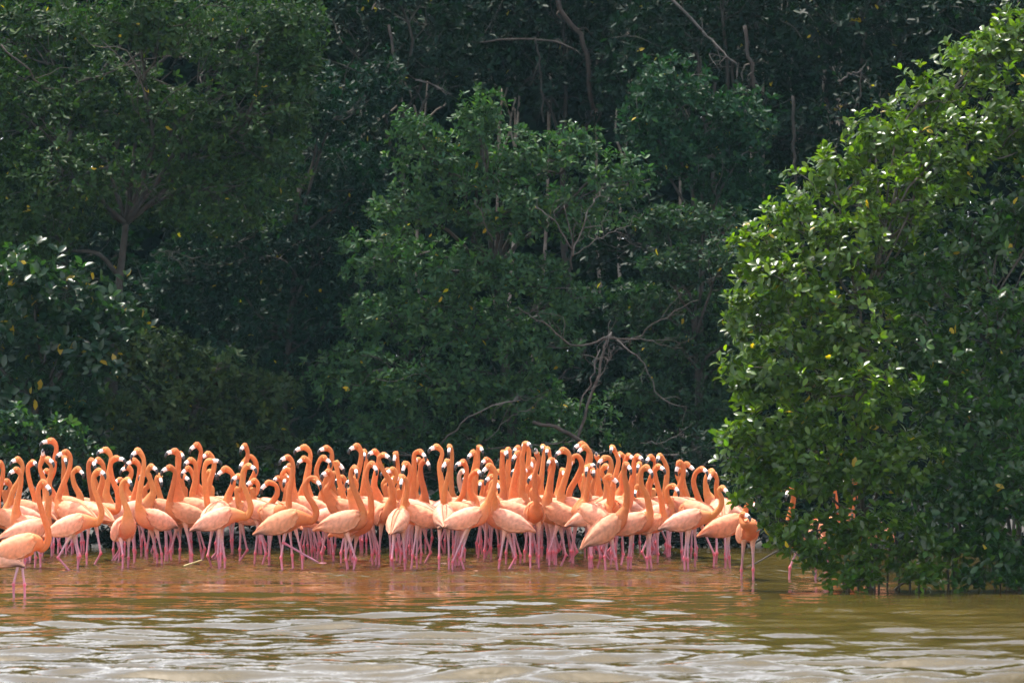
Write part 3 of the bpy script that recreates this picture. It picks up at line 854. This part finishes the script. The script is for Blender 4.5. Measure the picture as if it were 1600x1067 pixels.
    ('D', 1, 20, (1105, 735), (1240, 292), (1275, 335), [(1222, 330), (1232, 400), (1246, 480), (1238, 580), (1205, 660)], 'tilt'),
    ('D', 2, 10, (1010, 640), (1120, 375), (1208, 440), [(1092, 400), (1120, 470), (1122, 570), (1100, 650)], ''),
    ('G', 3, 185, None, (232, 108), (125, 160), [(300, 150), (320, 240), (290, 420), (260, 650), (260, 840)], ''),
    ('G', 2.5, 185, None, (262, 148), (172, 218), [(335, 205), (342, 300), (300, 450), (260, 620), (250, 820)], ''),
    ('G', 2.5, 30, None, (105, 330), (92, 385), [(130, 270), (190, 265), (235, 370), (185, 510), (90, 680), (62, 820)], ''),
    ('G', 3, 280, None, (418, 265), (408, 205), [(440, 330), (430, 450), (440, 640), (470, 820)], ''),
    ('G', 2, 160, (330, 980), (332, 388), (402, 372), [(300, 440), (290, 600), (265, 780), (250, 900)], ''),
    ('G', 3, 270, None, (376, 430), (378, 480), [(390, 520), (352, 650), (360, 780), (385, 860)], ''),
    ('G', 2, 250, None, (615, 150), (585, 190), [(655, 220), (688, 320), (662, 450), (622, 620), (600, 830)], ''),
    ('G', 3, 185, None, (515, 285), (425, 358), [(580, 290), (600, 400), (560, 560), (520, 820)], ''),
    ('G', 3, 90, None, (715, 235), (690, 290), [(770, 290), (765, 420), (710, 560), (680, 800)], ''),
    ('G', 3, 10, None, (820, 260), (882, 292), [(782, 310), (760, 450), (740, 640), (720, 830)], ''),
    ('G', 3, 10, None, (930, 268), (1000, 300), [(892, 310), (880, 450), (850, 620), (830, 830)], ''),
    ('G', 3, 190, None, (868, 470), (850, 520), [(885, 540), (862, 620), (828, 740), (825, 850)], ''),
    ('G', 3, 240, None, (948, 355), (918, 415), [(960, 430), (930, 520), (945, 660), (980, 830)], ''),
    ('G', 3, 180, None, (1090, 270), (1030, 330), [(1145, 320), (1150, 400), (1090, 560), (1060, 800)], ''),
    ('G', 2.5, 200, None, (1205, 255), (1165, 305), [(1250, 300), (1292, 400), (1292, 520), (1270, 750)], ''),
    ('G', 3, 180, None, (905, 690), (890, 740), [(930, 630), (972, 690), (958, 800), (950, 880)], ''),
    ('E', 1.5, 0, (195, 650), (288, 288), (328, 332), [(255, 315), (256, 400), (290, 470), (308, 560), (285, 630)], ''),
    ('E', 1.5, 3, (305, 650), (365, 282), (407, 305), [(342, 315), (358, 400), (382, 490), (392, 570), (372, 630)], ''),
    ('E', 2.5, 20, None, (462, 410), (497, 448), [(425, 420), (420, 470), (445, 520), (450, 560)], ''),
    ('E', 2.5, 185, None, (500, 258), (472, 325), [(525, 290), (515, 370), (490, 440), (468, 520)], ''),
    ('E', 3, 15, None, (545, 268), (600, 308), [(522, 310), (528, 400), (552, 490), (560, 540)], ''),
    ('E', 2, 150, (610, 545), (645, 298), (680, 320), [(605, 325), (592, 390), (615, 470), (638, 540)], ''),
    ('E', 1, 0, (555, 625), (775, 420), (810, 450), [(752, 440), (770, 490), (760, 545), (715, 595)], 'foot'),
    ('E', 2, 95, (760, 565), (715, 325), (690, 365), [(742, 360), (740, 430), (752, 510)], ''),
    ('E', 2.5, 150, None, (705, 315), (740, 335), [(670, 360), (675, 440), (690, 520)], ''),
    ('E', 2.5, 5, (810, 660), (960, 520), (1000, 540), [(930, 540), (920, 590), (900, 640)], ''),
    ('E', 0.6, 280, (940, 695), (905, 585), (945, 600), [(890, 610), (905, 650)], 'preen'),
    ('E', 0.6, 200, (1275, 740), (1205, 430), (1175, 470), [(1230, 460), (1215, 560), (1190, 660)], 'behind'),
    ('E', 1, 20, (1420, 680), (1520, 360), (1560, 400), [(1490, 390), (1500, 500), (1505, 610)], 'behind'),
    ('E', 1.5, 170, (1700, 700), (1600, 380), (1560, 420), [(1630, 400), (1620, 500), (1600, 620)], 'behind'),
]

ROW_D = {0.6: 59.3, 1: 62.0, 1.5: 62.7, 2: 63.5, 2.5: 64.4, 3: 65.3}


def px_of(tile, p):
    ox, oy, s = TILE[tile]
    return np.array([ox + p[0] / s, oy + p[1] / s])


def plan():
    out = []
    for b in BIRDS:
        tile, row, yaw, c, head, bill, neck, note = b
        a = R(yaw)
        f = np.array([math.cos(a), math.sin(a)])
        H, B = px_of(tile, head), px_of(tile, bill)
        K = [px_of(tile, p) for p in neck]
        D = 55.3 if note in ('lone', 'edge') else ROW_D[row]
        s = F_PX / D
        if c is None:
            C = K[-1] + np.array([-f[0] * .22 * s, 9.0])
            C[1] = np.clip(C[1], 792, 806) if row >= 2.5 else np.clip(C[1], 798, 818)
        else:
            C = px_of(tile, c)
        if note not in ('lone', 'edge', 'behind', 'preen'):
            D = 0.7 * D + 0.3 * float(np.clip(20000 / (C[1] - HOR), 61.8, 65.8))
        out.append(dict(D=D, yaw=a, f=f, C=C, H=H, B=B, K=K, note=note, row=row, x=(C[0] - 800) / F_PX * D))
    # fill the thick of the flock with further birds that show little more than legs and a back
    r = np.random.default_rng(21)
    for k in range(36):
        px = r.uniform(690, 1080) if k < 14 else r.uniform(20, 690)
        D = r.uniform(64.4, 66.4)
        a = R(r.choice([0, 180, 20, 160, 200]) + r.normal(0, 12))
        f = np.array([math.cos(a), math.sin(a)])
        C = np.array([px, r.uniform(793, 800)])
        bx = px + f[0] * 27
        hy = r.uniform(728, 752)
        sg = 1 if f[0] > 0 else -1
        K = [np.array(q) for q in ((bx - sg * 3, hy + 8), (bx + sg * 2, hy + 22), (bx + sg * 6, C[1] - 32), (bx + sg * 3, C[1] - 8))]
        out.append(dict(D=D, yaw=a, f=f, C=C, H=np.array([bx + sg * 3, hy]), B=np.array([bx + sg * 14, hy + 6]), K=K, note='', row=3, x=(px - 800) / F_PX * D))
    # push bodies apart along the line of sight until none stands in another
    for it in range(260):
        moved = False
        for i in range(len(out)):
            for j in range(i):
                p, q = out[i], out[j]
                dx, dy = p['x'] - q['x'], p['D'] - q['D']
                ext = lambda b: (abs(b['f'][0]) * .30 + .13, abs(b['f'][1]) * .30 + .14)
                (ax, ay), (bx, by) = ext(p), ext(q)
                ox, oy = ax + bx - abs(dx), ay + by - abs(dy)
                if ox > .10 and oy > .02:
                    sgn = 1 if dy > 0 or (dy == 0 and i > j) else -1
                    st = min(.5 * oy, .05)
                    for b, g in ((p, sgn), (q, -sgn)):
                        if b['note'] in ('lone', 'edge'): continue
                        lo, hi = (58.0, 60.5) if b['note'] in ('preen', 'behind') else (61.5, 67.0)
                        b['D'] = float(np.clip(b['D'] + g * st, lo, hi))
                    moved = True
        if not moved:
            break
    return out


def lerp3(a, b, t):
    return np.asarray(a) * (1 - t) + np.asarray(b) * t


ORANGE, PEACH, PALE, ROSE = np.array((.58, .205, .066)), np.array((.72, .28, .10)), np.array((.86, .47, .33)), np.array((.76, .30, .21))


def make_flamingo(b, seed, label):
    r = np.random.default_rng(seed)
    D, f2, note = b['D'], b['f'], b['note']
    s = D / F_PX
    cz = CAM_Z - (b['C'][1] - HOR) * s
    cz = float(np.clip(cz, .46, .66))
    base = np.array([(b['C'][0] - 800) * s, D, 0.0])
    t = empty('flamingo', base, label, 'flamingo', 'flamingos wading in the flock')
    f = np.array([f2[0], f2[1], 0.0])
    side = np.array([-f2[1], f2[0], 0.0])
    up = np.array([0, 0, 1.0])
    tilt = (R(32) if note == 'tilt' else R(r.uniform(9, 20)))
    ax = f * math.cos(tilt) + up * math.sin(tilt)
    nm = -f * math.sin(tilt) + up * math.cos(tilt)
    c = np.array([0, 0, cz])
    g = r.uniform(.93, 1.06)
    warm = np.clip(r.normal(0, .5), -1, 1)
    if note == 'pale': warm = -1.2

    def world(p, depth):
        w = at(p[0], p[1], D) - base
        w[1] += depth
        return w

    bodyd = f[1] * .22
    K = b['K'][::-1]
    npts = []
    for k, p in enumerate(K):
        q = k / max(1, len(K) - 1)
        npts.append(world(p, bodyd * (1 - .25 * q)))
    H = world(b['H'], bodyd * .75)
    bv = np.array([(b['B'][0] - b['H'][0]) * s, 0, -(b['B'][1] - b['H'][1]) * s])
    bl = np.linalg.norm(bv)
    if bl < .15:
        bv[1] = -math.sqrt(.15 ** 2 - bl ** 2) * (1 if f[1] < .5 else .6)
    bv /= np.linalg.norm(bv)
    face = H + bv * .062
    T = [c - ax * .37 * g - nm * .035, c - ax * .29 * g + nm * .0, c - ax * .16 * g + nm * .012, c + ax * .02, c + ax * .15 * g - nm * .005]
    RW = [.008, .040, .092, .116, .092]
    RH = [.007, .040, .100, .132, .106]
    # the neck leaves the breast; drop neck points that lie inside the body
    while len(npts) > 2 and np.linalg.norm(npts[0] - T[-1]) < .10:
        npts.pop(0)
    first = npts[0]
    mid = T[-1] * .42 + first * .58 + f * .012
    P = T + [mid] + npts + [H, face]
    nn = len(npts)
    RW += [.060] + list(np.linspace(.039, .0255, nn)) + [.036, .023]
    RH += [.064] + list(np.linspace(.042, .0275, nn)) + [.044, .030]
    Q, par = spline(P, 5)
    idx = np.arange(len(P))
    rw, rh = np.interp(par, idx, RW) * g, np.interp(par, idx, RH) * g
    V, F = sweep(Q, rw, rh, 12, up=nm)
    # plumage: pale rump and flanks, deep orange neck
    w = np.clip((par - 2.6) / 2.6, 0, 1)[:, None]
    tail = np.clip((1.4 - par) / 1.4, 0, 1)[:, None]
    tone_var = np.clip(r.normal(1.0, .09), .78, 1.12)  # random overall plumage tone of this bird
    if r.random() < .1: warm = -1.0
    bodyc = lerp3(PEACH, ROSE, .5 - .4 * warm) * tone_var
    colr = bodyc * (1 - w) + ORANGE * tone_var * (1 - .16 * warm * np.array([0, 1, 1])) * w
    colr = colr * (1 - .5 * tail) + np.array((.88, .40, .16)) * .5 * tail
    hd = np.clip((par - (len(P) - 2.2)) / .9, 0, 1)[:, None]
    colr = colr * (1 - .25 * hd) + np.array((.82, .34, .16)) * .25 * hd
    if note == 'pale': colr = colr * .35 + np.array((.5, .40, .36)) * .65
    colr = np.clip(np.repeat(colr, 12, 0) * r.normal(1, .03, (len(colr) * 12, 1)), 0, .93)
    colr = np.vstack([colr, colr[:1], colr[-1:]])
    mb = MB()
    mb.add(V, F, colr)
    mb.build('body', M_PLUME, t)
    # wings: folded shells with stepped rows of feathers
    dark = r.random() < .6
    ruff = 1.0 if note != 'preen' else 1.5
    nu, nv = 26, 13
    for sd in (-1, 1):
        mw = MB()
        u = np.linspace(0, 1, nu)[:, None]
        v = np.linspace(0, 1, nv)[None]
        prof = np.interp(u[:, 0], [0, .12, .35, .6, .8, 1], [.70, .95, 1.07, .98, .68, .22])[:, None]
        low = np.interp(u[:, 0], [0, .15, .45, .75, 1], [70, 112, 124, 104, 60])[:, None]
        ang = np.radians(12 + v * low)
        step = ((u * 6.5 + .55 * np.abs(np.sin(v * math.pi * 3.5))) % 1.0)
        low = low * 1.0
        bulge = 1.03 + r.normal(0, .004, (nu, nv)) * u + .055 * np.sin(np.pi * np.clip(v, 0, 1)) + .055 * ruff * step + .03 * (v ** 3)
        x = .17 - .56 * u + .012 * np.sin(v * 14)
        yy = np.sin(ang) * .116 * prof * bulge
        zz = np.cos(ang) * .132 * prof * bulge - .045 * u ** 2
        W = c + (ax[None, None] * x[..., None] + side[None, None] * (sd * yy)[..., None] + nm[None, None] * zz[..., None]) * g
        inner = W - (side * sd * .014)[None, None] - nm[None, None] * .012
        VV = np.vstack([W.reshape(-1, 3), inner.reshape(-1, 3)])
        i, j = np.meshgrid(np.arange(nu - 1), np.arange(nv - 1), indexing='ij')
        q = (i * nv + j)
        Fo = np.stack([q, q + 1, q + 1 + nv, q + nv], -1).reshape(-1, 4)
        n0 = nu * nv
        rim = np.concatenate([np.arange(nv), np.arange(1, nu) * nv + nv - 1, (nu - 1) * nv + np.arange(nv - 2, -1, -1), np.arange(nu - 2, 0, -1) * nv])
        rn = np.roll(rim, -1)
        Fr = np.stack([rim, rn, rn + n0, rim + n0], -1)
        if sd > 0:
            Fo, Fr = Fo[:, ::-1], Fr[:, ::-1]
        base_c = lerp3(PALE, PEACH, .36 + .28 * warm) * tone_var
        cw = np.tile(base_c, (nu, nv, 1))
        lowc = np.clip((v - .45) / .5, 0, 1)[..., None] * np.ones((nu, 1, 1))
        cw = cw * (1 - .6 * lowc) + lerp3(PEACH, ROSE, .4) * .6 * lowc
        cw *= (1.04 - .22 * np.clip(1 - step / .4, 0, 1))[..., None]  # shading painted into the colour at the sunken start of each feather row
        cw = cw * (1 + .09 * r.normal(0, 1, (1, nv, 1)) * np.clip(u * 1.6, 0, 1)[..., None])
        fr_ = np.clip(1 - u / .28, 0, 1)[..., None] * np.ones((1, nv, 1))
        cw = cw * (1 - .75 * fr_) + (bodyc * .6 + ORANGE * .4) * .75 * fr_
        if dark:
            dk = (np.clip((u - .55) / .3, 0, 1) * np.clip((v - .55) / .3, 0, 1))[..., None]
            cw = cw * (1 - .8 * dk) + np.array((.10, .08, .085)) * .8 * dk
        if note == 'pale': cw = cw * .6 + np.array((.55, .48, .46)) * .4
        cw = np.clip(cw * r.normal(1, .025, (nu, nv, 1)), 0, .93)
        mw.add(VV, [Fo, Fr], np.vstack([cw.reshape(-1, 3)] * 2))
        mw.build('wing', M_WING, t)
    # legs: feathered thigh, pink shank, red ankle joint, shank under water
    for sd in (-1, 1):
        ml = MB()
        hip = c + side * sd * .05 - ax * .02 - nm * .085
        spread = r.normal(0, .07) if note != 'lone' else sd * .062
        ank = np.array([hip[0], hip[1], 0]) + side * sd * .01 + f * (spread - .015) + up * r.uniform(.10, .16)
        foot = np.array([ank[0], ank[1], -.30]) + f * (r.normal(.01, .03) if note != 'lone' else .01)
        if note == 'walk' and sd < 0:
            ank = hip - f * .17 - up * .30; foot = ank + f * .24 - up * .28
        elif note == 'stretch' and sd < 0:
            ank = hip - f * .02 - up * .16; foot = ank + f * .42 - up * .24
        elif note != 'lone' and r.random() < .16:
            ank = np.array([hip[0], hip[1], .13]) - f * r.uniform(.08, .16); foot = np.array([ank[0], ank[1], -.2]) + f * r.uniform(.08, .3)
        P = [hip, lerp3(hip, ank, .18), lerp3(hip, ank, .55), lerp3(hip, ank, .9), ank, lerp3(ank, foot, .12), lerp3(ank, foot, .6), foot]
        rad = [.048, .028, .0132, .0122, .0205, .0132, .0118, .012]
        Q2, p2 = spline(P, 3)
        rr = np.interp(p2, np.arange(len(P)), rad)
        V2, F2 = sweep(Q2, rr, rr, 8)
        cs = np.array([(.84, .36, .18), (.78, .36, .26), (.55, .28, .33), (.60, .20, .26), (.72, .085, .12), (.58, .14, .20), (.48, .17, .24), (.46, .17, .22)])
        cc = np.stack([np.interp(p2, np.arange(len(P)), cs[:, k]) for k in range(3)], -1) * r.uniform(.66, 1.0)
        cc = np.repeat(cc, 8, 0)
        ml.add(V2, F2, np.clip(np.vstack([cc, cc[:1], cc[-1:]]), 0, .9))
        # webbed foot
        fc = foot
        toes = [fc + f * .10, fc + f * .075 + side * .05, fc + f * .075 - side * .05, fc - f * .02]
        fv = np.vstack([toes, np.array(toes) - up * .008])
        ml.add(fv, [np.array([(3, 2, 0, 1), (7, 5, 4, 6), (3, 1, 5, 7), (1, 0, 4, 5), (0, 2, 6, 4), (2, 3, 7, 6)])], (.5, .18, .22))
        ml.build('leg', M_LEGS, t)
    # bill: pale bent base with a black tip of its own
    dn = np.array([0, 0, -1.0]); dn -= bv * dn.dot(bv)
    if np.linalg.norm(dn) < .2: dn = f - bv * f.dot(bv)
    dn /= np.linalg.norm(dn)
    b0 = face - bv * .012
    mbl = MB()
    Pb, pb = spline([b0, b0 + bv * .036 - dn * .003, b0 + bv * .072 + dn * .004], 4)
    rb = np.interp(pb, [0, 1, 2], [.028, .026, .0235])
    V3, F3 = sweep(Pb, rb * .8, rb, 8, up=-dn)
    mbl.add(V3, F3, (.84, .68, .62))
    bo = mbl.build('bill', M_BILL, t)
    mbt = MB()
    e = b0 + bv * .070 + dn * .003
    Pt, pt = spline([e, e + bv * .022 + dn * .012, e + bv * .034 + dn * .036, e + bv * .032 + dn * .056], 4)
    rt = np.interp(pt, [0, 1, 2, 3], [.0240, .021, .015, .004])
    V4, F4 = sweep(Pt, rt * .75, rt, 8, up=-dn)
    mbt.add(V4, F4, (.016, .014, .015))
    mbt.build('bill_tip', M_BILL, bo)
    # eyes
    es = np.cross(bv, dn); es /= np.linalg.norm(es)
    for sd in (-1, 1):
        me_ = MB()
        ec = H + bv * .020 - dn * .012 + es * sd * .0315
        k = 6
        Pe = np.array([ec - es * sd * .007, ec - es * sd * .003, ec + es * sd * .002, ec + es * sd * .0055])
        V5, F5 = sweep(Pe, [.004, .0085, .0085, .003], [.004, .0085, .0085, .003], k, up=dn)
        ce = np.vstack([np.tile((.75, .6, .15), (k * 3, 1)), np.tile((.02, .02, .02), (k, 1)), [(.75, .6, .15), (.02, .02, .02)]])
        me_.add(V5, F5, ce)
        me_.build('eye', M_BILL, t)
    return t


ORD = ('first second third fourth fifth sixth seventh eighth ninth tenth eleventh twelfth thirteenth fourteenth fifteenth sixteenth seventeenth '
       'eighteenth nineteenth twentieth').split()
ORD += ['twenty-' + q for q in ORD[:9]] + ['thirtieth'] + ['thirty-' + q for q in ORD[:9]]


def flamingo_labels(B):
    special = {'lone': 'lone flamingo wading nearest the camera, bent S neck, clear of the flock',
               'edge': 'flamingo cut off by the left picture edge, just behind the lone wading flamingo',
               'walk': 'pink flamingo striding right with one leg bent, its tail near the lone wader',
               'stretch': 'flamingo with thin looped neck and one pale leg stretched forward',
               'tilt': 'deep orange flamingo in front, body tilted steeply with its tail near its legs',
               'foot': 'flamingo at the flock end holding its low neck into the mangrove bush',
               'preen': 'flamingo preening with ruffled orange feathers against the mangrove bush',
               'pale': 'greyish pale necked flamingo hooked among orange necks behind',
               'hid': 'flamingo seen from behind with pale orange back and drooping tail, mid flock'}
    cls = {}
    for b in B:
        n = b['note']
        if n == 'behind':
            key = ('b',)
        elif n in special:
            b['label'] = special[n]; continue
        else:
            P = np.array([b['H']] + b['K'])
            arc = np.sum(np.linalg.norm(np.diff(P, axis=0), axis=1))
            q = np.linalg.norm(P[0] - P[-1]) / arc
            neck = 'straight neck' if q > .955 else 'gently bent neck' if q > .86 else 'strongly curved neck'
            dx = b['B'][0] - b['H'][0]
            bill = 'bill pointing left' if dx < -4 else 'bill pointing right' if dx > 4 else 'bill towards us'
            rank = 'front' if b['D'] < 62.4 else 'middle' if b['D'] < 64.3 else 'rear'
            key = (rank, neck, bill)
        cls.setdefault(key, []).append(b)
    for key, L in cls.items():
        L.sort(key=lambda b: b['H'][0])
        for k, b in enumerate(L):
            if key[0] == 'b':
                b['label'] = '%s flamingo hidden behind the mangrove bush, counted from the flock' % ORD[k]
            elif len(L) == 1:
                b['label'] = 'the one %s row flamingo with %s and %s' % key
            else:
                b['label'] = '%s from left of %s row flamingos with %s, %s' % (ORD[k], key[0], key[1], key[2])


flock = plan()
flamingo_labels(flock)
for k, b in enumerate(flock):
    make_flamingo(b, 1000 + k, b['label'])

# ------------------------------------------------------------------ a trace of humid air
def build_haze():
    m, nt, out = new_mat('humid_air')
    v = N(nt, 'ShaderNodeVolumePrincipled')
    v.inputs['Color'].default_value = (.45, .85, 1.0, 1)
    v.inputs['Density'].default_value = HAZE
    v.inputs['Anisotropy'].default_value = 0.0
    nt.links.new(v.outputs[0], out.inputs['Volume'])
    x0, x1, y0, y1, z0, z1 = -950., 950., -350., 1550., -1.5, 16.
    V = [(x, y, z) for x in (x0, x1) for y in (y0, y1) for z in (z0, z1)]
    mb = MB()
    mb.add(V, np.array([(0, 1, 3, 2), (4, 6, 7, 5), (0, 4, 5, 1), (2, 3, 7, 6), (0, 2, 6, 4), (1, 5, 7, 3)]))
    o = mb.build('haze', m, smooth=False, tint=False)
    tag(o, 'faint humid haze in the air over the lagoon and forest', kind='stuff')


HAZE = 0.00009
build_haze()

# ------------------------------------------------------------------ small things in the water
r = np.random.default_rng(3)
mb = MB()
Q, par = spline([at(1258, 872, 62.5), at(1225, 858, 62.6), at(1180, 880, 62.4) + np.array([0, 0, .0]), at(1150, 892, 62.3)], 6)
V, F = sweep(Q, np.linspace(.012, .007, len(Q)), np.linspace(.012, .007, len(Q)), 6)
mb.add(V, F, BARK_PALE)
o = mb.build('dead_branch', M_BARK)
tag(o, 'thin pale dead branch reaching from the mangrove bush down to the water', 'branch')
mb = MB()
Q, par = spline([at(288, 884, 62.2), at(302, 879, 62.1), at(316, 874, 62.1)], 5)
V, F = sweep(Q, np.linspace(.014, .005, len(Q)), np.linspace(.014, .005, len(Q)), 6)
mb.add(V, F, (.42, .33, .16))
o = mb.build('floating_twig', M_BARK)
tag(o, 'short straw coloured twig poking out of the water before the flock', 'twig')
import sys
print('tris', sum(len(m.polygons) for m in bpy.data.meshes), 'objs', len(bpy.data.objects), 'birds', len(flock))
